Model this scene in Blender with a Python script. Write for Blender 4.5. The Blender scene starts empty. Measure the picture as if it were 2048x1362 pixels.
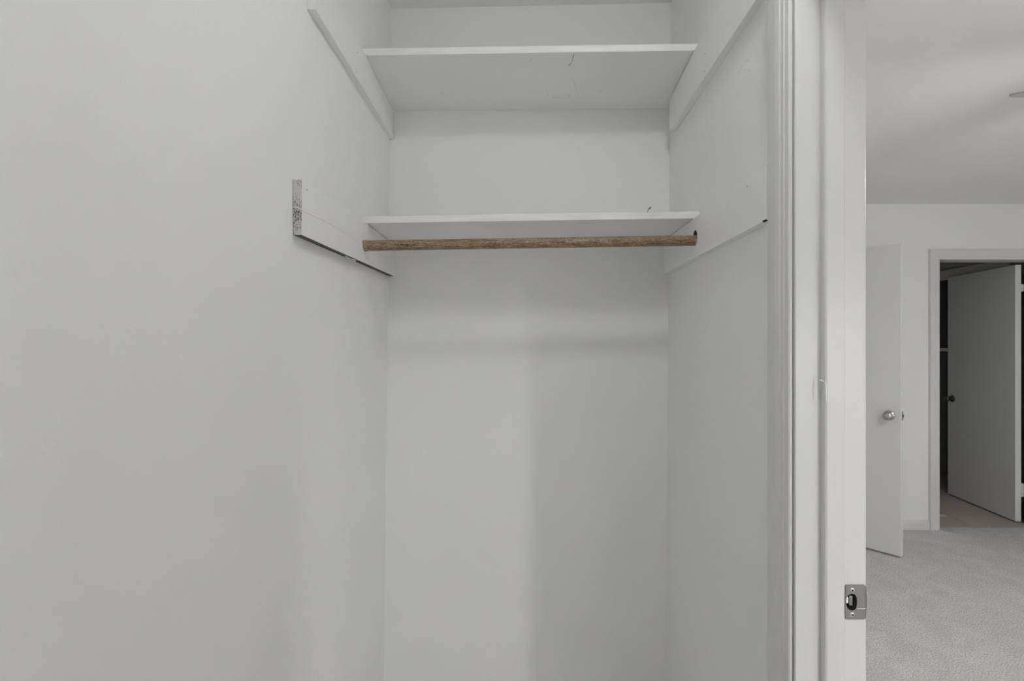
import bpy, bmesh, math, random
from mathutils import Vector, Matrix

# ------------------------------------------------------------------ camera, world, lights, exposure
S = bpy.context.scene
COL = S.collection
CAM_H = 1.376
F = 1000.0                      # focal length in pixels of the 2048 px wide frame
PX, PY = 1046.0, 690.0          # principal point (a slight lens shift)
cd = bpy.data.cameras.new('camera')
cam = bpy.data.objects.new('camera', cd)
COL.objects.link(cam)
cd.sensor_fit = 'HORIZONTAL'
cd.sensor_width = 36.0
cd.lens = F / 2048 * 36.0
cd.shift_x = (1024 - PX) / 2048
cd.shift_y = (PY - 681) / 2048
cd.clip_start = 0.02
cam.location = (0, 0, CAM_H)
cam.rotation_euler = (math.pi / 2, 0, 0)
S.camera = cam
S.cycles.use_light_tree = False
S.cycles.max_bounces = 10
S.cycles.diffuse_bounces = 8
S.cycles.glossy_bounces = 2
S.cycles.caustics_reflective = False
S.cycles.caustics_refractive = False

w = bpy.data.worlds.new('daylight')
S.world = w
w.use_nodes = True
bg = w.node_tree.nodes['Background']
bg.inputs[0].default_value = (0.85, 0.92, 1.0, 1)
bg.inputs[1].default_value = 0.15

S.view_settings.view_transform = 'Standard'
S.view_settings.look = 'None'
S.view_settings.gamma = 1.0
S.view_settings.use_curve_mapping = False
S.view_settings.exposure = -0.06

WIN_A = dict(x0=3.20, x1=4.10, z0=0.45, z1=2.05, y=-2.6)     # window behind the camera
PW_A, LAMP, FANLAMP, FLOORLAMP = 6.0, 47.0, 68.0, 590.0

def area(name, loc, rot, sx, sy, power, color):
    l = bpy.data.lights.new(name, 'AREA')
    l.shape = 'RECTANGLE'; l.size = sx; l.size_y = sy; l.energy = power; l.color = color
    o = bpy.data.objects.new(name, l); COL.objects.link(o)
    o.location = loc; o.rotation_euler = rot
    return o
a = WIN_A
area('window_daylight', ((a['x0']+a['x1'])/2, a['y']-0.14, (a['z0']+a['z1'])/2), (math.pi/2, 0, 0),
     a['x1']-a['x0'], a['z1']-a['z0'], PW_A, (1, 1, 1))

# ------------------------------------------------------------------ materials
def new_mat(name, col, rough=0.5, metal=0.0, spec=0.5):
    m = bpy.data.materials.new(name); m.use_nodes = True
    b = m.node_tree.nodes['Principled BSDF']
    b.inputs['Base Color'].default_value = (*col, 1)
    b.inputs['Roughness'].default_value = rough
    b.inputs['Metallic'].default_value = metal
    b.inputs['Specular IOR Level'].default_value = spec
    return m
def N(m, t, **kw):
    n = m.node_tree.nodes.new(t)
    for k, v in kw.items():
        if hasattr(n, k): setattr(n, k, v)
        else: n.inputs[k].default_value = v
    return n
def L(m, a, b): m.node_tree.links.new(a, b)
def bsdf(m): return m.node_tree.nodes['Principled BSDF']
def coord(m, scale=(1, 1, 1)):
    tc = N(m, 'ShaderNodeTexCoord'); mp = N(m, 'ShaderNodeMapping')
    mp.inputs['Scale'].default_value = scale
    L(m, tc.outputs['Object'], mp.inputs['Vector'])
    return mp.outputs['Vector']
def noise_bump(m, scale, strength, dist, stretch=(1, 1, 1), detail=1.0):
    v = coord(m, stretch)
    n = N(m, 'ShaderNodeTexNoise', Scale=scale, Detail=detail)
    L(m, v, n.inputs['Vector'])
    b = N(m, 'ShaderNodeBump', Strength=strength, Distance=dist)
    L(m, n.outputs['Fac'], b.inputs['Height'])
    L(m, b.outputs['Normal'], bsdf(m).inputs['Normal'])
    return n
def noise_color(m, scale, c0, c1, stretch=(1, 1, 1), detail=3.0, lo=0.35, hi=0.65):
    v = coord(m, stretch)
    n = N(m, 'ShaderNodeTexNoise', Scale=scale, Detail=detail)
    L(m, v, n.inputs['Vector'])
    r = N(m, 'ShaderNodeValToRGB')
    r.color_ramp.elements[0].position = lo; r.color_ramp.elements[0].color = (*c0, 1)
    r.color_ramp.elements[1].position = hi; r.color_ramp.elements[1].color = (*c1, 1)
    L(m, n.outputs['Fac'], r.inputs['Fac'])
    L(m, r.outputs['Color'], bsdf(m).inputs['Base Color'])
    return r

M = {}
m = M['wall'] = new_mat('wall_paint', (0.855, 0.855, 0.853), 0.55, spec=0.0)
noise_bump(m, 170, 0.20, 0.0012, detail=1)
m = M['ceiling'] = new_mat('ceiling_paint', (0.855, 0.855, 0.853), 0.7, spec=0.0)
noise_bump(m, 120, 0.12, 0.001, detail=0)
m = M['trim'] = new_mat('trim_gloss_paint', (0.70, 0.70, 0.697), 0.38)
noise_bump(m, 260, 0.16, 0.0010, (1, 1, 0.03))
m = M['trim_h'] = new_mat('trim_gloss_paint_level', (0.70, 0.70, 0.697), 0.38)
noise_bump(m, 260, 0.16, 0.0010, (0.03, 0.03, 1))
m = M['shelf'] = new_mat('shelf_paint', (0.855, 0.855, 0.853), 0.5, spec=0.35)
noise_bump(m, 240, 0.15, 0.0010, (0.05, 1, 1))
m = M['shelf_edge'] = new_mat('shelf_edge_paint', (0.76, 0.757, 0.745), 0.5, spec=0.35)
noise_color(m, 160, (0.80, 0.797, 0.785), (0.88, 0.877, 0.865), (0.06, 1, 1), 4, 0.3, 0.55)
m = M['cleat'] = new_mat('cleat_paint', (0.855, 0.855, 0.853), 0.45, spec=0.4)
noise_bump(m, 200, 0.16, 0.0010, (1, 0.05, 1))
# rough saw-cut end of the board: paint with bare dark pores
m = M['end_grain'] = new_mat('end_grain', (0.62, 0.61, 0.59), 0.8)
v = coord(m, (260, 260, 150))
wv = N(m, 'ShaderNodeTexNoise', Scale=2.2, Detail=3.0, Distortion=0.6); L(m, v, wv.inputs['Vector'])
v2 = coord(m, (22, 22, 22))
n2 = N(m, 'ShaderNodeTexNoise', Scale=1.0, Detail=1.0); L(m, v2, n2.inputs['Vector'])
ad = N(m, 'ShaderNodeMath', operation='MULTIPLY_ADD'); ad.inputs[1].default_value = 0.55
L(m, n2.outputs['Fac'], ad.inputs[0]); L(m, wv.outputs['Fac'], ad.inputs[2])
r = N(m, 'ShaderNodeValToRGB')
r.color_ramp.elements[0].position = 0.62; r.color_ramp.elements[0].color = (0.06, 0.058, 0.055, 1)
r.color_ramp.elements[1].position = 0.74; r.color_ramp.elements[1].color = (0.64, 0.63, 0.61, 1)
L(m, ad.outputs[0], r.inputs['Fac']); L(m, r.outputs['Color'], bsdf(m).inputs['Base Color'])
m = M['bare_and_bore_shade'] = new_mat('bare_underside_and_bore_shade', (0.14, 0.135, 0.13), 0.85)
noise_color(m, 60, (0.06, 0.058, 0.055), (0.26, 0.25, 0.24), (1, 0.06, 1), 3, 0.45, 0.8)
# varnished, scuffed dowel
m = M['dowel'] = new_mat('worn_brown_dowel', (0.2, 0.12, 0.07), 0.42)
v = coord(m, (1.0, 14, 14))
n1 = N(m, 'ShaderNodeTexNoise', Scale=22, Detail=6.0, Roughness=0.7); L(m, v, n1.inputs['Vector'])
r = N(m, 'ShaderNodeValToRGB')
e = r.color_ramp.elements
e[0].position = 0.30; e[0].color = (0.045, 0.030, 0.02, 1)
e[1].position = 0.72; e[1].color = (0.50, 0.42, 0.33, 1)
k = e.new(0.44); k.color = (0.16, 0.10, 0.058, 1)
k = e.new(0.56); k.color = (0.29, 0.195, 0.12, 1)
vs = coord(m, (0.45, 1, 1))
n3 = N(m, 'ShaderNodeTexNoise', Scale=330, Detail=3.0, Roughness=0.6); L(m, vs, n3.inputs['Vector'])
am = N(m, 'ShaderNodeMath', operation='MULTIPLY_ADD'); am.inputs[1].default_value = 0.55
am2 = N(m, 'ShaderNodeMath', operation='MULTIPLY'); am2.inputs[1].default_value = 0.70
L(m, n1.outputs['Fac'], am2.inputs[0])
L(m, n3.outputs['Fac'], am.inputs[0]); L(m, am2.outputs[0], am.inputs[2])
sb = N(m, 'ShaderNodeMath', operation='SUBTRACT'); sb.inputs[1].default_value = 0.115; L(m, am.outputs[0], sb.inputs[0])
L(m, sb.outputs[0], r.inputs['Fac']); L(m, r.outputs['Color'], bsdf(m).inputs['Base Color'])
b = N(m, 'ShaderNodeBump', Strength=0.3, Distance=0.001)
L(m, n1.outputs['Fac'], b.inputs['Height']); L(m, b.outputs['Normal'], bsdf(m).inputs['Normal'])
m = M['dowel_end'] = new_mat('bare_dowel_end', (0.42, 0.28, 0.17), 0.7)
noise_color(m, 300, (0.2, 0.12, 0.07), (0.5, 0.36, 0.23))
m = M['steel'] = new_mat('dull_steel', (0.21, 0.208, 0.203), 0.38, 1.0)
noise_bump(m, 500, 0.06, 0.0004)
m = M['screw'] = new_mat('bright_screw', (0.75, 0.74, 0.72), 0.35, 1.0)
m = M['dark'] = new_mat('recess_shade', (0.02, 0.02, 0.02), 0.8)  # shade inside holes, slots and gaps, put into a near-black colour
m = M['nickel'] = new_mat('satin_nickel', (0.52, 0.51, 0.49), 0.22, 1.0)
m = M['bronze'] = new_mat('dark_bronze', (0.16, 0.14, 0.12), 0.25, 1.0)
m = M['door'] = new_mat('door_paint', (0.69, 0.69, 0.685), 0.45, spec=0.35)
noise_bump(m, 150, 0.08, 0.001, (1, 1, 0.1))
m = M['lit_edge_white'] = new_mat('lit_edge_paint', (0.86, 0.86, 0.855), 0.4)  # door paint with the light on its edges put in; white on hinges
m = M['pencil'] = new_mat('pencil_mark', (0.50, 0.495, 0.485), 0.7)
m = M['crack'] = new_mat('open_crack', (0.16, 0.155, 0.15), 0.9)
m = M['nail'] = new_mat('nail_head', (0.13, 0.125, 0.12), 0.6)
m = M['wire'] = new_mat('painted_wire', (0.88, 0.877, 0.865), 0.45)
m = M['closet_gloom'] = new_mat('closet_gloom_grey', (0.40, 0.40, 0.40), 0.8)  # wall colour greyed to carry part of the unlit closet's darkness
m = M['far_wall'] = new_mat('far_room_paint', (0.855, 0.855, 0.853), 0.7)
m = M['far_dark_grey'] = new_mat('far_room_dark_grey', (0.36, 0.358, 0.35), 0.7)  # darker tone on the far-room ceiling and right wall only
m = M['vinyl'] = new_mat('beige_vinyl', (0.43, 0.295, 0.255), 0.5)
noise_color(m, 9, (0.46, 0.42, 0.37), (0.52, 0.475, 0.42), (1, 0.4, 1))
m = M['seam'] = new_mat('seam', (0.12, 0.105, 0.09), 0.8)
m = M['fan'] = new_mat('fan_blade_white', (0.42, 0.42, 0.415), 0.4)
m = M['fan_metal'] = new_mat('fan_body_white', (0.6, 0.6, 0.58), 0.35)
m = M['sash'] = new_mat('window_sash', (0.8, 0.8, 0.79), 0.4)
m = M['scrap'] = new_mat('white_scrap', (0.62, 0.62, 0.60), 0.6)
m = bpy.data.materials.new('clear_pane'); m.use_nodes = True; M['glass'] = m
nt = m.node_tree; nt.nodes.clear()
o_ = nt.nodes.new('ShaderNodeOutputMaterial'); t_ = nt.nodes.new('ShaderNodeBsdfTransparent')
g_ = nt.nodes.new('ShaderNodeBsdfGlossy'); x_ = nt.nodes.new('ShaderNodeMixShader')
g_.inputs['Roughness'].default_value = 0.05; x_.inputs[0].default_value = 0.06
nt.links.new(t_.outputs[0], x_.inputs[1]); nt.links.new(g_.outputs[0], x_.inputs[2]); nt.links.new(x_.outputs[0], o_.inputs[0])
m = M['bulb'] = new_mat('glowing_bulb', (1, 1, 1), 0.4)
bsdf(m).inputs['Emission Color'].default_value = (1, 1, 1, 1)
bsdf(m).inputs['Emission Strength'].default_value = LAMP
m = M['fan_bulb'] = new_mat('glowing_globe', (1, 1, 1), 0.4)
bsdf(m).inputs['Emission Color'].default_value = (1, 1, 1, 1)
bsdf(m).inputs['Emission Strength'].default_value = FANLAMP
m = M['floor_bulb'] = new_mat('glowing_floor_lamp_bulb', (1, 1, 1), 0.4)
bsdf(m).inputs['Emission Color'].default_value = (1, 1, 1, 1)
bsdf(m).inputs['Emission Strength'].default_value = FLOORLAMP
# cut pile carpet
m = M['carpet'] = new_mat('beige_carpet', (0.5, 0.46, 0.41), 0.95, spec=0.1)
v = coord(m, (1, 1, 1))
nf = N(m, 'ShaderNodeTexNoise', Scale=150, Detail=2.5, Roughness=0.75); L(m, v, nf.inputs['Vector'])
nl = N(m, 'ShaderNodeTexNoise', Scale=6.0, Detail=2.0, Roughness=0.6, Distortion=0.8); L(m, v, nl.inputs['Vector'])
r1 = N(m, 'ShaderNodeValToRGB')
r1.color_ramp.elements[0].position = 0.36; r1.color_ramp.elements[0].color = (0.50, 0.486, 0.462, 1)
r1.color_ramp.elements[1].position = 0.64; r1.color_ramp.elements[1].color = (0.93, 0.912, 0.880, 1)
L(m, nf.outputs['Fac'], r1.inputs['Fac'])
r2 = N(m, 'ShaderNodeValToRGB')
r2.color_ramp.elements[0].position = 0.35; r2.color_ramp.elements[0].color = (0.90, 0.90, 0.90, 1)
r2.color_ramp.elements[1].position = 0.65; r2.color_ramp.elements[1].color = (1, 1, 1, 1)
L(m, nl.outputs['Fac'], r2.inputs['Fac'])
mx = N(m, 'ShaderNodeMix', data_type='RGBA', blend_type='MULTIPLY'); mx.inputs[0].default_value = 1.0
L(m, r1.outputs['Color'], mx.inputs[6]); L(m, r2.outputs['Color'], mx.inputs[7])
L(m, mx.outputs[2], bsdf(m).inputs['Base Color'])
b = N(m, 'ShaderNodeBump', Strength=0.75, Distance=0.008)
L(m, nf.outputs['Fac'], b.inputs['Height']); L(m, b.outputs['Normal'], bsdf(m).inputs['Normal'])

# ------------------------------------------------------------------ mesh helpers
def link(name, me, mat, parent=None, smooth=False):
    o = bpy.data.objects.new(name, me); COL.objects.link(o)
    for mm in (mat if isinstance(mat, (list, tuple)) else [mat]):
        me.materials.append(M[mm])
    if smooth:
        for p in me.polygons: p.use_smooth = True
    if parent is not None: o.parent = parent
    return o
def bm_obj(name, bm, mat, parent=None, smooth=False):
    bmesh.ops.recalc_face_normals(bm, faces=bm.faces)
    me = bpy.data.meshes.new(name); bm.to_mesh(me); bm.free()
    return link(name, me, mat, parent, smooth)
def add_hexa(bm, p):
    """p: 8 points, bottom 4 (ccw) then top 4."""
    v = [bm.verts.new(q) for q in p]
    for f in ((3, 2, 1, 0), (4, 5, 6, 7), (0, 1, 5, 4), (1, 2, 6, 5), (2, 3, 7, 6), (3, 0, 4, 7)):
        bm.faces.new([v[i] for i in f])
    return v
def add_box(bm, x0, x1, y0, y1, z0, z1):
    return add_hexa(bm, [(x0, y0, z0), (x1, y0, z0), (x1, y1, z0), (x0, y1, z0),
                         (x0, y0, z1), (x1, y0, z1), (x1, y1, z1), (x0, y1, z1)])
def bevel_all(bm, r, seg=2):
    bmesh.ops.bevel(bm, geom=list(bm.edges), offset=r, segments=seg, profile=0.5, affect='EDGES')
def box(name, b, mat, parent=None, bev=0.0, seg=2):
    bm = bmesh.new(); add_box(bm, *b)
    if bev: bevel_all(bm, bev, seg)
    return bm_obj(name, bm, mat, parent)
def boxes(name, bl, mat, parent=None):
    bm = bmesh.new()
    for b in bl: add_box(bm, *b)
    return bm_obj(name, bm, mat, parent)
def prism(name, pts, fn, lo, hi, mat, parent=None, smooth=False):
    """pts: closed 2D outline (a, b); fn(a, b, t) -> xyz; extruded t = lo..hi."""
    bm = bmesh.new()
    A = [bm.verts.new(fn(a, b, lo)) for a, b in pts]
    B = [bm.verts.new(fn(a, b, hi)) for a, b in pts]
    bm.faces.new(A); bm.faces.new(B[::-1])
    n = len(pts)
    for i in range(n):
        bm.faces.new((A[i], A[(i+1) % n], B[(i+1) % n], B[i]))
    return bm_obj(name, bm, mat, parent, smooth)
def tube_into(bm, pts, r, seg=8):
    pts = [Vector(p) for p in pts]
    rings = []
    for i, p in enumerate(pts):
        d = (pts[min(i+1, len(pts)-1)] - pts[max(i-1, 0)]).normalized()
        up = Vector((0, 0, 1)) if abs(d.z) < 0.9 else Vector((1, 0, 0))
        a = d.cross(up).normalized(); c = d.cross(a)
        rr = r[i] if isinstance(r, (list, tuple)) else r
        rings.append([bm.verts.new(p + rr*(math.cos(t)*a + math.sin(t)*c)) for t in [2*math.pi*k/seg for k in range(seg)]])
    for A, B in zip(rings, rings[1:]):
        for k in range(seg):
            bm.faces.new((A[k], A[(k+1) % seg], B[(k+1) % seg], B[k]))
    bm.faces.new(rings[0]); bm.faces.new(rings[-1][::-1])
def tube(name, pts, r, mat, parent=None, seg=8, smooth=True):
    bm = bmesh.new(); tube_into(bm, pts, r, seg)
    return bm_obj(name, bm, mat, parent, smooth)
def lathe(name, prof, mat, parent=None, seg=28, mw=None):
    """prof: (radius, axial) list, around local z; mw places it."""
    bm = bmesh.new(); rings = []
    for r, z in prof:
        if r < 1e-6: rings.append([bm.verts.new((0, 0, z))])
        else: rings.append([bm.verts.new((r*math.cos(2*math.pi*k/seg), r*math.sin(2*math.pi*k/seg), z)) for k in range(seg)])
    for A, B in zip(rings, rings[1:]):
        for k in range(seg):
            k2 = (k+1) % seg
            if len(A) == 1 and len(B) == 1: continue
            if len(A) == 1: bm.faces.new((A[0], B[k], B[k2]))
            elif len(B) == 1: bm.faces.new((A[k], A[k2], B[0]))
            else: bm.faces.new((A[k], A[k2], B[k2], B[k]))
    if mw is not None: bmesh.ops.transform(bm, matrix=mw, verts=bm.verts)
    return bm_obj(name, bm, mat, parent, True)
def empty(name, loc=(0, 0, 0)):
    o = bpy.data.objects.new(name, None); COL.objects.link(o); o.location = (0, 0, 0)
    return o
def tag(o, label=None, cat=None, group=None, kind=None):
    if label: o['label'] = label
    if cat: o['category'] = cat
    if group: o['group'] = group
    if kind: o['kind'] = kind
    return o
def struct(o, label, cat): return tag(o, label, cat, kind='structure')
def P(px, py, depth):
    """point seen at a photo pixel, at a known distance"""
    return Vector(((px-PX)/F*depth, depth, CAM_H - (py-PY)/F*depth))

# ------------------------------------------------------------------ the closet shell
YB = 1.567          # back wall
YF = -0.38          # wall behind the camera
YJ = 0.840          # face of the door jamb
XJ0, XJ1 = 0.4565, 0.5746
HC = 2.428          # bedroom ceiling
def grid_wall(name, fx, y0, y1, z0, z1, thick, mat):
    """a plastered wall whose face x = fx(y, z) is not quite plumb"""
    bm = bmesh.new(); n = 14
    def sheet(off):
        return [[bm.verts.new((fx(y0+(y1-y0)*i/n, z0+(z1-z0)*j/n) + off, y0+(y1-y0)*i/n, z0+(z1-z0)*j/n)) for j in range(n+1)] for i in range(n+1)]
    A = sheet(0); B = [[bm.verts.new((thick, y0+(y1-y0)*i/n, z0+(z1-z0)*j/n)) for j in range(n+1)] for i in range(n+1)]
    for G in (A, B):
        for i in range(n):
            for j in range(n):
                bm.faces.new((G[i][j], G[i+1][j], G[i+1][j+1], G[i][j+1]))
    for i in range(n):
        bm.faces.new((A[i][0], A[i+1][0], B[i+1][0], B[i][0])); bm.faces.new((A[i][n], A[i+1][n], B[i+1][n], B[i][n]))
        bm.faces.new((A[0][i], A[0][i+1], B[0][i+1], B[0][i])); bm.faces.new((A[n][i], A[n][i+1], B[n][i+1], B[n][i]))
    return bm_obj(name, bm, mat, None, False)
def left_x(y, z):
    t = max(0.0, (y-0.90)/(YB-0.90))
    return -0.4207*(1-t) + t*(-0.4137-0.0103*(2.44-z))
def right_x(y, z):
    t = max(0.0, (y-0.87)/(YB-0.87))
    return 0.4565*(1-t) + t*(0.4638-0.0081*(2.44-z))
struct(grid_wall('wall_left', left_x, YF-0.1, YB, 0, 2.43, -0.53, 'wall'),
       'pale grey painted closet wall running along the left of the picture', 'wall')
struct(box('wall_back', (-0.53, XJ1, YB, YB+0.11, 0, 2.46), 'wall'), 'pale grey back wall of the closet behind the shelves', 'wall')
struct(grid_wall('wall_right', right_x, YJ+0.035, YB, 0, 2.45, XJ1, 'wall'),
       'pale grey closet wall on the right carrying two shelf cleats', 'wall')
struct(box('wall_front', (-0.53, XJ1, YF-0.1, YF, 0, 2.46), 'wall'), 'closet wall behind the camera', 'wall')
struct(boxes('wall_partition', [(XJ0, XJ1, YF, -0.105, 0, 2.44), (XJ0, XJ1, -0.105, YJ+0.035, 2.07, 2.44),
                                (XJ0, XJ1, YB+0.11, 3.73, 0, 2.44), (XJ0, XJ1, -2.6, YF-0.1, 0, 2.44)], 'wall'),
       'partition wall between closet doorway and bedroom', 'wall')
bm = bmesh.new()
add_hexa(bm, [(-0.53, YF, 2.427), (XJ0+0.01, YF, 2.4485), (XJ0+0.01, YB, 2.4485), (-0.53, YB, 2.427),
              (-0.53, YF, 2.50), (XJ0+0.01, YF, 2.50), (XJ0+0.01, YB, 2.50), (-0.53, YB, 2.50)])
struct(bm_obj('ceiling_closet', bm, 'ceiling'), 'white closet ceiling above the top shelf', 'ceiling')

# ------------------------------------------------------------------ the bedroom shell
YW = 3.73                                   # far wall face
XR = 4.30
OX0, OX1, OH = 3.10, 3.86, 2.012            # opening of the far doorway
HX0, HX1 = 1.14, 1.89                       # hidden doorway whose door stands open
struct(box('floor', (-0.53, XR+0.1, -2.7, YW+0.03, -0.05, 0), 'carpet'), 'beige cut pile carpet floor of the bedroom and closet', 'floor')
struct(box('ceiling', (XJ0+0.01, XR+0.1, -2.7, YW, HC, HC+0.07), 'ceiling'), 'white bedroom ceiling above the far doorway', 'ceiling')
struct(boxes('wall_far', [(XJ0, HX0, YW, YW+0.12, 0, 2.5), (HX0, HX1, YW, YW+0.12, 2.045, 2.5), (HX1, OX0, YW, YW+0.12, 0, 2.5),
                          (OX0, OX1, YW, YW+0.12, OH+0.02, 2.5), (OX1, XR+0.1, YW, YW+0.12, 0, 2.5)], 'wall'),
       'pale grey bedroom wall with white cased doorway at the far end', 'wall')
struct(box('wall_side', (XR, XR+0.12, -2.6, YW, 0, 2.5), 'wall'), 'bedroom side wall beyond the right edge of the picture', 'wall')
a = WIN_A
struct(boxes('wall_behind', [(XJ0, a['x0'], -2.72, -2.6, 0, 2.5), (a['x1'], XR+0.12, -2.72, -2.6, 0, 2.5),
                             (a['x0'], a['x1'], -2.72, -2.6, 0, a['z0']), (a['x0'], a['x1'], -2.72, -2.6, a['z1'], 2.5)], 'wall'),
       'bedroom wall behind the camera with a window', 'wall')
def window(name, horiz, lo, hi, z0, z1, p, label):
    root = empty(name); struct(root, label, 'window')
    def B(nm, a0, a1, b0, b1, zz0, zz1, mat):
        if horiz: return box(nm, (a0, a1, b0, b1, zz0, zz1), mat, root)
        return box(nm, (b0, b1, a0, a1, zz0, zz1), mat, root)
    t = 0.04
    B('sash_stile', lo, lo+t, p-0.02, p+0.02, z0, z1, 'sash'); B('sash_stile', hi-t, hi, p-0.02, p+0.02, z0, z1, 'sash')
    B('sash_rail', lo+t, hi-t, p-0.02, p+0.02, z0, z0+t, 'sash'); B('sash_rail', lo+t, hi-t, p-0.02, p+0.02, z1-t, z1, 'sash')
    B('meeting_rail', lo+t, hi-t, p-0.02, p+0.02, (z0+z1)/2-0.015, (z0+z1)/2+0.015, 'sash')
    B('pane', lo+t, hi-t, p-0.002, p+0.002, z0+t, (z0+z1)/2-0.015, 'glass')
    B('pane', lo+t, hi-t, p-0.002, p+0.002, (z0+z1)/2+0.015, z1-t, 'glass')
    return root
a = WIN_A; window('window_1', True, a['x0'], a['x1'], a['z0'], a['z1'], -2.66, 'wide white sash window behind the camera')

# rooms behind the far wall
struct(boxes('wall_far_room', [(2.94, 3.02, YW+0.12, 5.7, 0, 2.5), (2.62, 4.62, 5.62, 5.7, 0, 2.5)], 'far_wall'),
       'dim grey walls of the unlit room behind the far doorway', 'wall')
struct(boxes('wall_dark_opening', [(3.975, 4.05, YW+0.12, 4.15, 0, 2.5), (3.975, 4.05, 4.15, 5.25, 2.045, 2.5), (3.975, 4.05, 5.25, 5.62, 0, 2.5)], 'far_dark_grey'),
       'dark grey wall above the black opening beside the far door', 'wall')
struct(box('ceiling_far_room', (2.62, 4.62, YW+0.12, 5.7, HC, HC+0.07), 'far_dark_grey'), 'dark grey ceiling of the unlit room behind the far doorway', 'ceiling')
struct(boxes('wall_dark_closet', [(4.53, 4.60, 4.05, 5.6, 0, 2.42), (4.05, 4.53, 4.02, 4.09, 0, 2.42), (4.05, 4.53, 5.30, 5.37, 0, 2.42)], 'closet_gloom'),
       'unlit, darkened interior of the closet beyond the standing open far door', 'wall')
fr = empty('floor_far_room'); struct(fr, 'beige vinyl strip floor just inside the far doorway', 'floor')
box('underlay', (2.62, 4.62, YW+0.03, 5.7, -0.05, -0.002), 'seam', fr)
xs = [2.62, 2.985, 3.425, 3.865, 4.305, 4.62]
for i in range(5):
    box('vinyl_strip', (xs[i]+0.003, xs[i+1]-0.003, YW+0.03, 5.62, -0.002, 0.002), 'vinyl', fr)
ys = box('closet_shelf', (4.06, 4.40, 4.10, 5.29, 1.315, 1.345), 'far_wall'); tag(ys, 'dim shelf in the black gap beside the far door', 'shelf')
struct(boxes('wall_hall', [(0.9, 0.98, YW+0.12, 5.2, 0, 2.5), (2.2, 2.28, YW+0.12, 5.2, 0, 2.5), (0.9, 2.28, 5.2, 5.28, 0, 2.5)], 'far_wall'),
       'hallway walls beyond the doorway of the open white door', 'wall')
struct(box('floor_hall', (0.9, 2.28, YW+0.03, 5.28, -0.05, 0), 'carpet'), 'carpeted hallway floor beyond the open white door', 'floor')
struct(box('ceiling_hall', (0.9, 2.28, YW+0.12, 5.28, HC, HC+0.07), 'far_wall'), 'hallway ceiling beyond the open white door', 'ceiling')

# ------------------------------------------------------------------ door frames
def casing(root, prof, a0, a1, H, fn, mat=('trim', 'trim_h'), skip=()):
    """three mitred pieces around an opening a0..a1 x 0..H; prof = (u outward, v off the wall); fn(a, h, v)"""
    def piece(name, c0, c1, mt):
        bm = bmesh.new()
        A = [bm.verts.new(fn(*c0(u), v)) for u, v in prof]; B = [bm.verts.new(fn(*c1(u), v)) for u, v in prof]
        bm.faces.new(A); bm.faces.new(B[::-1]); n = len(prof)
        for i in range(n): bm.faces.new((A[i], A[(i+1) % n], B[(i+1) % n], B[i]))
        return bm_obj(name, bm, mt, root)
    if 'lo' not in skip: piece('side_casing', lambda u: (a0-u, 0), lambda u: (a0-u, H+u), mat[0])
    if 'hi' not in skip: piece('side_casing', lambda u: (a1+u, 0), lambda u: (a1+u, H+u), mat[0])
    piece('head_casing', lambda u: (a0-u, H+u), lambda u: (a1+u, H+u), mat[1])

# closet doorway (right edge of the closet)
t1 = empty('trim_1'); struct(t1, 'white painted door frame with steel strike plate at the closet doorway', 'door frame')
YN = -0.07
HD = 2.035
prof = [(0.0, 0.0), (0.0, 0.0040), (0.0015, 0.0062), (0.010, 0.0078), (0.0115, 0.0098), (0.0185, 0.0105), (0.021, 0.0128), (0.030, 0.0150),
        (0.040, 0.0153), (0.050, 0.0152), (0.0555, 0.0150), (0.0575, 0.0125), (0.0575, 0.0)]
casing(t1, prof, YN-0.006, YJ+0.006, HD+0.006, lambda a, h, v: (0.4560-v, a, h))
casing(t1, prof, YN-0.006, YJ+0.006, HD+0.006, lambda a, h, v: (XJ1+v+0.0002, a, h), skip=('lo',))
def jamb_piece(name, y0, y1, z0, z1, mat='trim'):
    return box(name, (XJ0+0.0010, XJ1, y0, y1, z0, z1), mat, t1, 0.0015)
jf = jamb_piece('jamb', YJ, YJ+0.019, 0, HD)
jamb_piece('jamb', YN-0.019, YN, 0, HD)
jamb_piece('head_jamb', YN-0.019, YJ+0.019, HD, HD+0.019, 'trim_h')
# door stop: moulded strip with an eased closet-side corner
SX0, SX1, ST = 0.5000, 0.5335, 0.0125
def stop_prof(s):
    return [(SX0, 0), (SX0, s*(ST-0.004)), (SX0+0.0012, s*(ST-0.0014)), (SX0+0.004, s*ST), (SX1-0.002, s*ST), (SX1, s*(ST-0.002)), (SX1, 0)]
prism('door_stop', stop_prof(-1), lambda a, b, t: (a, YJ+b, t), 0, HD-0.019, 'trim', t1)
prism('door_stop', stop_prof(1), lambda a, b, t: (a, YN+b, t), 0, HD-0.019, 'trim', t1)
prism('door_stop', stop_prof(-1), lambda a, b, t: (a, t, HD+b), YN, YJ, 'trim_h', t1)
# raised lumps standing in for dents and a chip on the closet-side corner of the stop
bm = bmesh.new()
tube_into(bm, [P(1639, 759, 0.836), P(1643, 761, 0.829), P(1648, 763.5, 0.8235)], [0.0004, 0.0014, 0.0006], 6)
tube_into(bm, [P(1650.5, 763, 0.822), P(1652, 773, 0.8215), P(1651.5, 786, 0.8215), P(1652.4, 806, 0.8225)], [0.0008, 0.0015, 0.0013, 0.0003], 6)
tag(bm_obj('dent_lump', bm, 'wire', t1, True), 'dented, chipped spot on the door stop, built as white lumps')

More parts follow.
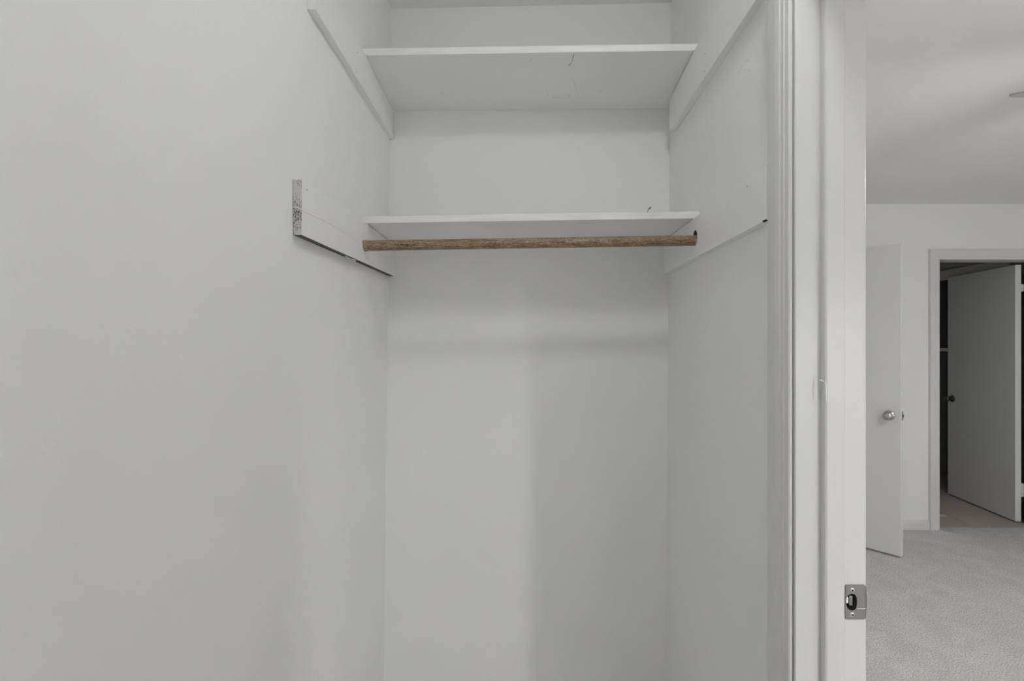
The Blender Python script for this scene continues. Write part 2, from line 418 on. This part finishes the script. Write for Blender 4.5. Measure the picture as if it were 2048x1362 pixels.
# strike plate: face with a D-shaped opening, curved lip, two screws, dust box
sp = empty('strike_plate'); sp.parent = t1; sp['label'] = 'dull steel strike plate screwed to the jamb'
sx0, sx1 = P(1689.5, 0, YJ).x, P(1728.5, 0, YJ).x
sz1, sz0 = P(0, 1169.5, YJ).z, P(0, 1238, YJ).z
yf = YJ - 0.0016
def plate_outline():
    pts = []; r = 0.0025
    for cx, cz, a0 in ((sx0+r, sz0+r, 180), (sx1-0.0005, sz0+0.0005, 270), (sx1-0.0005, sz1-0.0005, 0), (sx0+r, sz1-r, 90)):
        rr = r if cx < sx0+0.01 else 0.0005
        for k in range(4):
            t = math.radians(a0 + 30*k); pts.append((cx+rr*math.cos(t), cz+rr*math.sin(t)))
    return pts
hx0, hx1 = P(1691, 0, YJ).x, P(1712.5, 0, YJ).x
hzc, hrz = P(0, 1203.5, YJ).z, 0.0137
def hole_outline(n=22):
    pts = []; cx = (hx0+hx1)/2; rx = (hx1-hx0)/2
    for k in range(n):
        t = 2*math.pi*(k+0.5)/n
        c, s = math.cos(t), math.sin(t)
        p = 3.2 if c > 0 else 2.2
        q = (abs(c)**p + abs(s)**p) ** (-1/p)
        pts.append((cx + rx*q*c, hzc + hrz*q*s))
    return pts
bm = bmesh.new()
ou, ho = plate_outline(), hole_outline()
vo = [bm.verts.new((x, yf, z)) for x, z in ou]; vh = [bm.verts.new((x, yf, z)) for x, z in ho]
eo = [bm.edges.new((vo[i], vo[(i+1) % len(vo)])) for i in range(len(vo))]
eh = [bm.edges.new((vh[i], vh[(i+1) % len(vh)])) for i in range(len(vh))]
bmesh.ops.triangle_fill(bm, use_beauty=True, edges=eo+eh)
g = bmesh.ops.extrude_face_region(bm, geom=list(bm.faces))
bmesh.ops.translate(bm, verts=[e for e in g['geom'] if isinstance(e, bmesh.types.BMVert)], vec=(0, 0.0016, 0))
bm_obj('face_plate', bm, 'steel', sp)
# lip that wraps around the bedroom-side corner
bm = bmesh.new(); rows = []
zl0, zl1 = sz0+0.0004, sz1-0.0004
path = [(0, 0), (0.0022, 0.0002), (0.0040, 0.0010), (0.0056, 0.0028), (0.0066, 0.0052), (0.0070, 0.0080)]
for i, (dx, dy) in enumerate(path):
    ins = 0.0003 + 0.0012*i + (0.002 if i > 3 else 0)
    rows.append([bm.verts.new((sx1-0.0006+dx*(1-0.25*(2*t-1)**2), yf+dy, zl0+ins+(zl1-zl0-2*ins)*t)) for t in [k/10 for k in range(11)]])
for A, B in zip(rows, rows[1:]):
    for k in range(10): bm.faces.new((A[k], A[k+1], B[k+1], B[k]))
o = bm_obj('lip', bm, 'steel', sp, True)
md = o.modifiers.new('thickness', 'SOLIDIFY'); md.thickness = 0.0014
zc = P(0, 1216, YJ).z
box('bent_tab_line', (P(1713.5, 0, YJ).x, P(1729, 0, YJ).x, yf-0.0005, yf+0.0002, zc-0.0005, zc+0.0005), 'screw', sp)
# recess behind the hole
bm = bmesh.new()
prof_h = hole_outline()
A = [bm.verts.new((x, yf+0.0012, z)) for x, z in prof_h]; B = [bm.verts.new((x, YJ+0.017, z)) for x, z in prof_h]
for i in range(len(A)): bm.faces.new((A[i], A[(i+1) % len(A)], B[(i+1) % len(A)], B[i]))
bm.faces.new(B)
cut = bm_obj('dust_box', bm, 'screw', sp)
box('latch_tongue', ((hx0+hx1)/2-0.001, (hx0+hx1)/2+0.005, YJ+0.003, YJ+0.006, hzc-0.008, hzc+0.008), 'steel', sp, 0.0006)
box('latch_tongue', (hx0+0.0015, hx0+0.0055, YJ+0.0005, YJ+0.0025, hzc-0.003, hzc+0.007), 'screw', sp, 0.0005)
box('back_shade', (hx0-0.001, hx1+0.001, YJ+0.0160, YJ+0.0168, hzc-hrz, hzc+hrz), 'dark', sp)  # dark sheet painted as the shade behind the strike hole
# open the jamb behind the plate
cb = bmesh.new(); add_box(cb, hx0-0.0008, hx1+0.0008, YJ-0.002, YJ+0.0172, hzc-hrz-0.0008, hzc+hrz+0.0008)
cm = bpy.data.meshes.new('cutter'); bmesh.ops.recalc_face_normals(cb, faces=cb.faces); cb.to_mesh(cm); cb.free()
cutter = bpy.data.objects.new('cutter', cm); COL.objects.link(cutter)
md = jf.modifiers.new('mortise', 'BOOLEAN'); md.object = cutter; md.operation = 'DIFFERENCE'; md.solver = 'EXACT'
dg = bpy.context.evaluated_depsgraph_get()
nm = bpy.data.meshes.new_from_object(jf.evaluated_get(dg)); jf.modifiers.clear(); jf.data = nm
bpy.data.objects.remove(cutter)
for py_ in (1179.3, 1228):
    c = P(1703.2, py_, YJ)
    s_ = lathe('screw', [(0, 0.0012), (0.0028, 0.0010), (0.0039, 0.0002), (0.0040, -0.0004)], 'screw', sp, 20,
               Matrix.Translation((c.x, yf, c.z)) @ Matrix.Rotation(math.pi/2, 4, 'X'))
    bm = bmesh.new()
    for ang in (35, 125):
        d = Vector((math.cos(math.radians(ang)), 0, math.sin(math.radians(ang))))
        n_ = Vector((-d.z, 0, d.x))
        q = [Vector((c.x, yf-0.0015, c.z)) + d*sx*0.0021 + n_*sy*0.00065 for sx, sy in ((-1, -1), (1, -1), (1, 1), (-1, 1))]
        add_hexa(bm, [tuple(p) for p in q] + [tuple(p + Vector((0, 0.0005, 0))) for p in q])
    bm_obj('cross_slot_shade', bm, 'dark', sp)  # raised dark bars painted as the shade in the screw slots

# far doorway
cas = [(0.0, 0.0), (0.0, 0.010), (0.004, 0.012), (0.018, 0.0135), (0.021, 0.0165), (0.040, 0.0185), (0.060, 0.021), (0.070, 0.0215), (0.078, 0.0200), (0.080, 0.016), (0.080, 0.0)]
cas = [(u*0.95, v) for u, v in cas]
def frame_far(name, x0, x1, h, label):
    t = empty(name); struct(t, label, 'door frame')
    casing(t, cas, x0+0.006-0.006, x1, h, lambda a, hh, v: (a, YW-v, hh))
    box('jamb', (x0-0.018, x0, YW, YW+0.12, 0, h), 'trim', t); box('jamb', (x1, x1+0.018, YW, YW+0.12, 0, h), 'trim', t)
    box('head_jamb', (x0-0.018, x1+0.018, YW, YW+0.12, h, h+0.018), 'trim_h', t)
    return t
t2 = frame_far('trim_2', OX0, OX1, OH, 'white cased frame of the far doorway to the unlit room')
t3 = frame_far('trim_3', HX0, HX1, 2.04, 'white cased frame of the hallway doorway hidden behind the closet jamb')
t4 = empty('trim_4'); struct(t4, 'grey head casing above the black opening beyond the far door', 'door frame')
box('head_casing', (3.955, 3.975, 4.08, 5.32, 1.985, 2.078), 'trim_h', t4, 0.003)
box('side_casing', (3.955, 3.975, 5.23, 5.32, 0, 1.985), 'trim', t4, 0.003)

# baseboards
def baseboard(name, p0, p1, nrm, label):
    p0, p1 = Vector(p0), Vector(p1); n_ = Vector(nrm)
    pr = [(0, 0), (0.014, 0), (0.014, 0.048), (0.0125, 0.056), (0.008, 0.064), (0.004, 0.071), (0, 0.072)]
    bm = bmesh.new()
    A = [bm.verts.new(p0 + n_*a + Vector((0, 0, b))) for a, b in pr]; B = [bm.verts.new(p1 + n_*a + Vector((0, 0, b))) for a, b in pr]
    bm.faces.new(A); bm.faces.new(B[::-1])
    for i in range(len(pr)): bm.faces.new((A[i], A[(i+1) % len(pr)], B[(i+1) % len(pr)], B[i]))
    struct(bm_obj(name, bm, 'trim_h'), label, 'baseboard')
baseboard('baseboard_far', (HX1+0.076, YW, 0), (OX0-0.076, YW, 0), (0, -1, 0), 'white baseboard between the open door and far doorway')
baseboard('baseboard_back', (-0.435, YB, 0), (0.444, YB, 0), (0, -1, 0), 'baseboard along the closet back wall')
baseboard('baseboard_side', (XR, -2.6, 0), (XR, YW, 0), (-1, 0, 0), 'baseboard along the bedroom side wall')

# ------------------------------------------------------------------ doors
def slab(name, origin, ang, width, thick, z0, z1, mat, edge_mat, parent, side=1):
    """hinge corner at origin, running along ang; thickness to the left (side=1) or right of that direction"""
    d = Vector((math.cos(ang), math.sin(ang), 0)); n_ = Vector((-d.y, d.x, 0))*side
    o = Vector(origin)
    bm = bmesh.new()
    q = [o, o+d*width, o+d*width+n_*thick, o+n_*thick]
    add_hexa(bm, [(p.x, p.y, z0) for p in q] + [(p.x, p.y, z1) for p in q])
    bevel_all(bm, 0.0025, 2)
    ob = bm_obj(name, bm, [mat, edge_mat], parent)
    for p in ob.data.polygons:
        if abs(p.normal.dot(d)) > 0.9: p.material_index = 1
    return ob, d, n_
def knob(parent, pos, nrm, mat, scale=1.0):
    z = Vector(nrm).normalized(); q = z.to_track_quat('Z', 'Y').to_matrix().to_4x4()
    prof = [(0.0, -0.001), (0.031, -0.001), (0.032, 0.003), (0.028, 0.008), (0.014, 0.011), (0.0115, 0.018), (0.0125, 0.028), (0.021, 0.034),
            (0.0265, 0.042), (0.0275, 0.050), (0.024, 0.058), (0.015, 0.063), (0.006, 0.0640), (0.0, 0.0625)]
    return lathe('knob', [(r_*scale, z_*scale) for r_, z_ in prof], mat, parent, 32, Matrix.Translation(pos) @ q)
# door standing open at the left of the bedroom view
d1 = empty('door_1'); struct(d1, 'flat white door standing half open in front of the far bedroom wall', 'door')
th = math.radians(-50)
free = Vector((P(1802.5, 0, 3.213).x, 3.213, 0))
W1 = 0.705
hinge = free - Vector((math.cos(th), math.sin(th), 0))*W1
sl, dv, nv = slab('slab', hinge, th, W1, 0.046, 0.014, 2.031, 'door', 'lit_edge_white', d1, 1)
kp = free - dv*0.062; kz = P(1778, 831, 3.25).z
knob(d1, Vector((kp.x, kp.y, kz)), -nv, 'nickel'); knob(d1, Vector((kp.x, kp.y, kz)) + nv*0.046, nv, 'nickel')
lp = free + nv*0.023
bm = bmesh.new()
q = [lp - nv*0.013 - dv*0.001, lp - nv*0.013 + dv*0.0012, lp + nv*0.013 + dv*0.0012, lp + nv*0.013 - dv*0.001]
add_hexa(bm, [(p.x, p.y, kz-0.029) for p in q] + [(p.x, p.y, kz+0.029) for p in q])
pl_ = bm_obj('latch_plate', bm, 'nickel', d1)
bm = bmesh.new()
q = [lp - nv*0.007, lp - nv*0.006 + dv*0.011, lp + nv*0.007 + dv*0.003, lp + nv*0.007]
add_hexa(bm, [(p.x, p.y, kz-0.009) for p in q] + [(p.x, p.y, kz+0.009) for p in q])
bm_obj('latch_bolt', bm, 'steel', d1)
# door standing open inside the far doorway
d2 = empty('door_2'); struct(d2, 'flat grey door swung open into the unlit room of the far doorway', 'door')
n0 = Vector((P(2030.5, 0, 3.865).x, 3.865, 0)); f0 = Vector((P(1895.5, 0, 4.60).x, 4.60, 0))
ang2 = math.atan2(f0.y-n0.y, f0.x-n0.x); W2 = (f0-n0).length
sl2, dv2, nv2 = slab('slab', n0, ang2, W2, 0.042, 0.012, 1.996, 'door', 'lit_edge_white', d2, -1)
kz2 = P(0, 797, 4.55).z
kp2 = n0 + dv2*(W2-0.062)
knob(d2, Vector((kp2.x, kp2.y, kz2)), -nv2, 'bronze'); knob(d2, Vector((kp2.x, kp2.y, kz2)) + nv2*0.042, nv2, 'bronze')
e2 = n0 + dv2*W2 + nv2*0.021
box('latch_plate', (e2.x-0.013, e2.x+0.013, e2.y-0.002, e2.y+0.003, kz2-0.028, kz2+0.028), 'bronze', d2)
for (ya, yb) in ((569.5, 582.5), (967, 992)):
    za, zb = P(0, yb, 3.865).z, P(0, ya, 3.865).z
    h = box('hinge_leaf', (n0.x+0.036, OX1-0.001, 3.852, 3.858, za, zb), 'lit_edge_white', d2, 0.0008)
    tube('hinge_pin', [(OX1-0.008, 3.858, za-0.004), (OX1-0.008, 3.858, zb+0.004)], 0.006, 'lit_edge_white', d2, 10)

# ------------------------------------------------------------------ cleats, shelves, rod
def yz(px, py, x):
    """(y, z) of a photo pixel on the plane X = x"""
    d = x*F/(px-PX); return d, CAM_H-(py-PY)/F*d
XLc, XRc = -0.404, 0.4402
def cleat(name, outline, x_in, x_out, label, grp='shelf cleats on the closet side walls'):
    """outline (y, z) list, extruded from the wall; faces sorted onto painted / end grain / underside slots"""
    o = prism(name, outline, lambda a, b, t: (t, a, b), min(x_in, x_out), max(x_in, x_out), ['cleat', 'end_grain', 'bare_and_bore_shade'])
    tag(o, label, 'shelf cleat', grp)
    return o
# lower left, with a U notch for the rod
RY, RR = 1.275, 0.0133
rzl, rzr = 1.629, 1.6435
pts = [(0.9126, 1.577), (YB-0.001, 1.5915), (YB-0.001, 1.6895), (RY+0.018, 1.6895)]
pts += [(RY+0.0165, rzl+0.004)]
for k in range(9):
    t = math.radians(0 - 180*k/8); pts.append((RY+0.0155*math.cos(t), rzl+0.0005+0.0155*math.sin(t)))
pts += [(RY-0.0165, rzl+0.004), (RY-0.020, 1.695), (1.10, 1.690), (0.9126, 1.678)]
c_ll = cleat('shelf_cleat', pts, XLc, -0.4195, 'painted cleat on the left wall notched for the rod, with rough front end')
for p in c_ll.data.polygons:
    if p.normal.y < -0.9 and p.center.y < 0.92: p.material_index = 1
    elif p.normal.z < -0.9 and p.center.z < 1.60: p.material_index = 2
# lower right with a bored hole
c_lr = cleat('shelf_cleat', [(0.9045, 1.6025), (YB-0.001, 1.5985), (YB-0.001, 1.702), (0.9045, 1.7025)], XRc, 0.4577,
             'painted cleat on the right wall with a bored hole holding the rod')
cb = bmesh.new()
bmesh.ops.create_cone(cb, cap_ends=True, segments=28, radius1=0.0158, radius2=0.0158, depth=0.05,
                      matrix=Matrix.Translation((XRc+0.013, RY+0.004, rzr+0.0065)) @ Matrix.Rotation(math.pi/2, 4, 'Y') @ Matrix.Scale(1.22, 4, (1, 0, 0)))
cm = bpy.data.meshes.new('cutter'); cb.to_mesh(cm); cb.free()
cutter = bpy.data.objects.new('cutter', cm); COL.objects.link(cutter)
md = c_lr.modifiers.new('bore', 'BOOLEAN'); md.object = cutter; md.operation = 'DIFFERENCE'; md.solver = 'EXACT'
dg = bpy.context.evaluated_depsgraph_get()
nm = bpy.data.meshes.new_from_object(c_lr.evaluated_get(dg)); c_lr.modifiers.clear(); c_lr.data = nm
bpy.data.objects.remove(cutter)
for p in c_lr.data.polygons:
    c_ = p.center
    if abs(p.normal.x) < 0.5 and math.hypot(c_.y-RY-0.004, c_.z-rzr-0.0065) < 0.024: p.material_index = 2  # bore walls take the dark slot to hold the hole's shade
hp = lathe('hole_shade', [(0, 0), (0.017, 0)], 'dark', c_lr, 24,
           Matrix.Translation((0.4545, RY+0.004, rzr+0.0065)) @ Matrix.Rotation(math.pi/2, 4, 'Y') @ Matrix.Scale(1.2, 4, (1, 0, 0)))  # near-black disc painted as the shade deep in the hole
box('gap_shade', (XRc-0.0004, XRc+0.004, 0.9048, 0.918, 1.6012, 1.6040), 'dark', c_lr)  # dark strip added as the shade of a gap under the cleat
# upper pair
c_ul = cleat('shelf_cleat', [(0.974, 2.0305), (YB-0.001, 2.0205), (YB-0.001, 2.109), (1.28, 2.1195), (0.974, 2.1195)], XLc, -0.4195,
             'painted cleat on the left wall under the top shelf, front end in view')
c_ur = cleat('shelf_cleat', [(0.9045, 2.0285), (1.502, 2.018), (1.502, 2.108), (1.285, 2.132), (1.20, 2.134), (0.9045, 2.1285)], XRc-0.0004, 0.459,
             'painted cleat on the right wall under the top shelf')
for c, lst, x in ((c_ul, [(714.8, 105.7), (712.6, 144), (786, 226), (785.5, 263)], XLc), (c_ur, [(1409, 107.5), (1409, 142)], XRc-0.0004),
                  (c_lr, [(1494, 372)], XRc), (c_ll, [(614, 379.6)], XLc)):
    for px, py in lst:
        y, z = yz(px, py, x)
        s = 1 if x < 0 else -1
        lathe('nail_head', [(0, 0.0005), (0.0012, 0.0004), (0.0016, -0.0004)], 'nail', c, 8,
              Matrix.Translation((x, min(y, YB-0.004), z)) @ Matrix.Rotation(s*math.pi/2, 4, 'Y'))

def shelf(name, yf_, zl, zr, zbl, zbr, t, label):
    """front edge at depth yf_, underside heights left/right at the front and at the back"""
    xl, xr = -0.4185, 0.4585
    bm = bmesh.new()
    add_hexa(bm, [(xl, yf_, zl), (xr, yf_, zr), (xr, YB-0.001, zbr), (xl, YB-0.001, zbl),
                  (xl, yf_, zl+t), (xr, yf_, zr+t), (xr, YB-0.001, zbr+t), (xl, YB-0.001, zbl+t)])
    bmesh.ops.bevel(bm, geom=[e for e in bm.edges], offset=0.0012, segments=2, profile=0.5, affect='EDGES')
    o = bm_obj(name, bm, ['shelf', 'shelf_edge'])
    for p in o.data.polygons:
        if p.normal.y < -0.8: p.material_index = 1
    return tag(o, label, 'shelf', 'painted closet shelves')
sh_u = shelf('closet_shelf', 1.285, 2.1200, 2.1335, 2.1095, 2.1165, 0.0180, 'painted board shelf at the top of the closet, underside in view')
sh_l = shelf('closet_shelf', 1.297, 1.6915, 1.7045, 1.6915, 1.7035, 0.0185, 'painted board shelf directly above the brown rod')
def mark(name, parent, pix, z_of, r_, mat):
    pts = []
    for px, py in pix:
        d = (z_of - CAM_H)*F/(PY-py); pts.append((((px-PX)/F*d), d, z_of))
    return tube(name, pts, r_, mat, parent, 6)
# writing-like pencil scribbles and a split on the underside of the top shelf
def zu(px, py):      # underside height of the top shelf where a pixel sees it
    z = 2.12
    for _ in range(4):
        d = (z-CAM_H)*F/(PY-py); x = (px-PX)/F*d
        u = (x+0.4185)/0.877; v = (d-1.285)/(YB-1.286)
        z = (2.12*(1-u)+2.1335*u)*(1-v) + (2.1095*(1-u)+2.1165*u)*v
    return Vector((x, d, z))
def umark(name, pix, r_, mat):
    return tube(name, [zu(*p) for p in pix], r_, mat, sh_u, 6)
umark('crack', [(1148.5, 107.5), (1146.5, 113), (1145.2, 119), (1143, 124)], [0.0003, 0.0007, 0.0005, 0.0004], 'crack')
umark('crack', [(1142, 126), (1139.5, 129), (1137, 132)], [0.0004, 0.0008, 0.0003], 'crack')
umark('pencil_mark', [(1092, 177), (1093.5, 184), (1097, 190)], 0.0003, 'pencil')
umark('pencil_mark', [(1106, 193), (1110, 196), (1115, 196), (1118, 192)], 0.0003, 'pencil')
umark('pencil_mark', [(1135, 188), (1138, 193), (1140, 196)], 0.0003, 'pencil')
umark('pencil_mark', [(1142, 155), (1147, 163), (1151, 173), (1156, 186)], 0.0003, 'pencil')
umark('pencil_mark', [(1057, 124), (1061, 119), (1066, 116)], 0.0003, 'pencil')
umark('pencil_mark', [(1198, 183), (1203, 183.6)], 0.0004, 'pencil')
umark('pencil_mark', [(883, 186), (887, 186.4)], 0.0004, 'pencil')

# rod
rod = empty('closet_rod'); tag(rod, 'worn brown wooden closet rod under the lower shelf', 'closet rod')
p0 = Vector((-0.417, RY, rzl)); p1 = Vector((0.453, RY+0.004, rzr))
random.seed(4)
bm = bmesh.new(); seg = 24; n = 60; rings = []
for i in range(n+1):
    c = p0.lerp(p1, i/n)
    wob = RR*(1 + 0.010*math.sin(i*0.7) + 0.006*random.uniform(-1, 1))
    rings.append([bm.verts.new(c + Vector((0, wob*math.cos(2*math.pi*k/seg), wob*math.sin(2*math.pi*k/seg)))) for k in range(seg)])
for A, B in zip(rings, rings[1:]):
    for k in range(seg): bm.faces.new((A[k], A[(k+1) % seg], B[(k+1) % seg], B[k]))
bm.faces.new(rings[0]); bm.faces.new(rings[-1][::-1])
bm_obj('dowel', bm, 'dowel', rod, True)
# chewed, bare collar where the rod drops into the notch
bm = bmesh.new(); rings = []
for i in range(7):
    x = -0.4055 + 0.012*i/6
    rings.append([bm.verts.new((x, RY + (RR+0.0005)*(1+(0.03*random.uniform(-1, 1) if i < 5 else -0.05))*math.cos(2*math.pi*k/seg),
                                rzl + (RR+0.0005)*(1+(0.03*random.uniform(-1, 1) if i < 5 else -0.05))*math.sin(2*math.pi*k/seg))) for k in range(seg)])
for A, B in zip(rings, rings[1:]):
    for k in range(seg): bm.faces.new((A[k], A[(k+1) % seg], B[(k+1) % seg], B[k]))
tag(bm_obj('bare_collar', bm, 'dowel_end', rod, True), 'bare scuffed end of the rod')

# old painted-over wire wrapped around the lower left cleat
wr = []
for px, py in ((585.5, 415), (590, 414.2), (596, 415.5), (602, 419)):
    wr.append(P(px, py, 0.9120))
for px, py in ((606.5, 423), (620, 428.5), (640, 437.5), (660, 448), (680, 460), (690, 467.5), (697, 470.5), (703, 473.5), (712, 482), (721, 490)):
    y, z = yz(px, py, XLc+0.0002); wr.append(Vector((XLc+0.0002, y, z)))
wo = tube('wire', wr, [0.0012]*4+[0.0006]*10, 'wire', None, 6)
tag(wo, 'thin white painted-over wire across the face of the lower left cleat', 'wire')
lw = empty('wire_loop'); tag(lw, 'small loop of white wire poking out beneath the lower left cleat', 'wire')
def under(px, py, x): y, z = yz(px, py, x); return Vector((x, y, z))
tube('loop', [under(689, 513, -0.409), under(694, 514.5, -0.406), under(700, 517, -0.4035), under(707, 519.5, -0.4025), under(711, 521, -0.4025), under(710, 524, -0.4035), under(704, 521.5, -0.407), under(696, 517, -0.411)],
     [0.0006, 0.0009, 0.0009, 0.0012, 0.0014, 0.0012, 0.0008, 0.0004], 'wire', lw, 6)
tube('tail', [under(693, 512, -0.4045), under(697, 519, -0.4075), under(698, 530, -0.412), under(698.5, 545, -0.417)], [0.0007, 0.0007, 0.0005, 0.0003], 'wire', lw, 6)

# bent nail standing on the lower shelf
bn = empty('bent_nail'); tag(bn, 'tiny bent nail sticking up from the lower shelf near its right end', 'nail')
def on_shelf(px, py): return P(px, py, 1.302)
tube('shank', [on_shelf(1294.2, 429), on_shelf(1294.6, 424), on_shelf(1296.3, 419.5), on_shelf(1299.3, 416.5)], 0.0010, 'nail', bn, 7)
tube('head', [on_shelf(1298.8, 416.9), on_shelf(1301.4, 414.9)], 0.0018, 'nail', bn, 8)

# scuff on the right closet wall
def wall_mark(pix, r_):
    out = []
    for px, py in pix:
        x = 0.459
        for _ in range(5):
            d = x*F/(px-PX); z = CAM_H-(py-PY)/F*d; x = right_x(d, z)
        out.append(Vector((x, d, z)))
    return out
bm = bmesh.new()
tube_into(bm, wall_mark([(1475, 150), (1478, 143), (1483, 133), (1489, 125), (1496, 120)], 0), 0.0006, 6)
tube_into(bm, wall_mark([(1487, 141), (1492, 139), (1499, 138), (1501, 142)], 0), 0.0005, 6)
tube_into(bm, wall_mark([(1488, 156), (1493, 153), (1496, 158)], 0), 0.0004, 6)
o = bm_obj('plaster_scuff', bm, 'wall', None, True); o.parent = bpy.data.objects['wall_right']

# scrap on the far floor
sc = box('floor_scrap', (3.345, 3.40, 4.01, 4.05, 0.002, 0.007), 'scrap', None, 0.002)
tag(sc, 'small pale scrap on the floor just inside the far doorway', 'scrap')

# ------------------------------------------------------------------ closet ceiling lamp (above the camera, outside the frame)
LX, LY, LZ = 0.31, 0.45, 2.414
cl = empty('ceiling_lamp'); tag(cl, 'slim round white ceiling lamp above the camera', 'lamp')
lathe('lamp_rim', [(0, 2.444), (0.105, 2.444), (0.105, 2.424), (0.098, 2.412), (0.086, 2.410), (0.084, 2.416), (0, 2.416)], 'fan_metal', cl, 36, Matrix.Translation((LX, LY, 0)))
lathe('lamp_lens', [(0.070, LZ+0.002), (0.071, LZ-0.024), (0.052, LZ-0.048), (0, LZ-0.058)], 'bulb', cl, 14, Matrix.Translation((LX, LY, 0)))

# ------------------------------------------------------------------ floor lamp in the bedroom (behind the camera, outside the frame)
fl = empty('floor_lamp'); tag(fl, 'floor lamp with a wide metal shade standing in the bedroom behind the camera', 'lamp')
TX, TY, TZ = 1.67, -1.21, 1.50
T_ = Matrix.Translation((TX, TY, 0))
lathe('base', [(0, 0), (0.14, 0), (0.14, 0.012), (0.03, 0.025), (0, 0.025)], 'fan_metal', fl, 32, T_)
lathe('pole', [(0.011, 0.02), (0.011, TZ+0.03)], 'fan_metal', fl, 14, T_)
lathe('shade', [(0.25, TZ-0.008), (0.20, TZ+0.24), (0.198, TZ+0.24), (0.248, TZ-0.008), (0.25, TZ-0.008)], 'fan_metal', fl, 40, T_)
lathe('bulb', [(0.012, TZ+0.03), (0.085, TZ), (0.012, TZ-0.03)], 'floor_bulb', fl, 14, T_)

# ------------------------------------------------------------------ ceiling fan in the bedroom
fan = empty('ceiling_fan'); tag(fan, 'white ceiling fan whose blade tip enters at the right edge', 'ceiling fan')
FZ = 2.22
tip1 = P(2019, 190, (FZ-CAM_H)*F/500.0); tip2 = P(2046, 288, (FZ-CAM_H)*F/402.0)
FR = 0.535
mid = (tip1+tip2)/2; half = (tip2-tip1).length/2
nrm = Vector((tip2.y-tip1.y, -(tip2.x-tip1.x), 0)).normalized()
fc = mid + nrm*math.sqrt(max(FR**2-half**2, 0.05))
a1 = math.atan2(tip1.y-fc.y, tip1.x-fc.x); a2 = math.atan2(tip2.y-fc.y, tip2.x-fc.x)
step = -math.radians(72)
lathe('canopy', [(0, HC), (0.065, HC), (0.06, HC-0.03), (0.03, HC-0.05), (0.014, HC-0.055), (0.014, FZ+0.10), (0.09, FZ+0.09), (0.11, FZ+0.05), (0.11, FZ+0.0), (0.085, FZ-0.03), (0, FZ-0.035)],
      'fan_metal', fan, 32, Matrix.Translation((fc.x, fc.y, 0)))
lathe('lamp_neck', [(0, FZ-0.03), (0.03, FZ-0.03), (0.03, FZ-0.055), (0, FZ-0.055)], 'fan_metal', fan, 20, Matrix.Translation((fc.x, fc.y, 0)))
lathe('lamp_bowl', [(0.118, FZ-0.056), (0.110, FZ-0.088), (0.070, FZ-0.122), (0, FZ-0.135)], 'fan_bulb', fan, 16, Matrix.Translation((fc.x, fc.y, 0)))
lathe('lamp_pan', [(0, FZ-0.052), (0.12, FZ-0.052), (0.12, FZ-0.056), (0, FZ-0.056)], 'fan_metal', fan, 32, Matrix.Translation((fc.x, fc.y, 0)))
def blade_mesh():
    bm = bmesh.new()
    out = [(0.16, -0.045), (0.30, -0.058), (0.42, -0.060), (0.47, -0.052), (0.505, -0.036), (0.526, -0.018), (FR, 0.0), (0.526, 0.018), (0.505, 0.036), (0.47, 0.052), (0.42, 0.060), (0.30, 0.058), (0.16, 0.045)]
    pitch = math.radians(-13)
    A = [bm.verts.new((x, y*math.cos(pitch), y*math.sin(pitch)+0.003)) for x, y in out]
    B = [bm.verts.new((x, y*math.cos(pitch), y*math.sin(pitch)-0.003)) for x, y in out]
    bm.faces.new(A); bm.faces.new(B[::-1])
    for i in range(len(out)): bm.faces.new((A[i], A[(i+1) % len(out)], B[(i+1) % len(out)], B[i]))
    bmesh.ops.recalc_face_normals(bm, faces=bm.faces)
    me = bpy.data.meshes.new('blade'); bm.to_mesh(me); bm.free(); me.materials.append(M['fan']); return me
bme = blade_mesh()
for k in range(5):
    o = bpy.data.objects.new('blade', bme); COL.objects.link(o); o.parent = fan
    o.location = (fc.x, fc.y, FZ); o.rotation_euler = (0, 0, a1 + step*k)
    ir = bpy.data.objects.new('blade_iron', bpy.data.meshes.get('blade_iron') or (lambda: (lambda bm: (add_box(bm, 0.09, 0.20, -0.018, 0.018, -0.012, -0.006), bmesh.ops.recalc_face_normals(bm, faces=bm.faces),
         (lambda me: (bm.to_mesh(me), bm.free(), me.materials.append(M['fan_metal']), me)[-1])(bpy.data.meshes.new('blade_iron')))[-1])(bmesh.new()))())
    COL.objects.link(ir); ir.parent = fan; ir.location = (fc.x, fc.y, FZ); ir.rotation_euler = (0, 0, a1 + step*k)
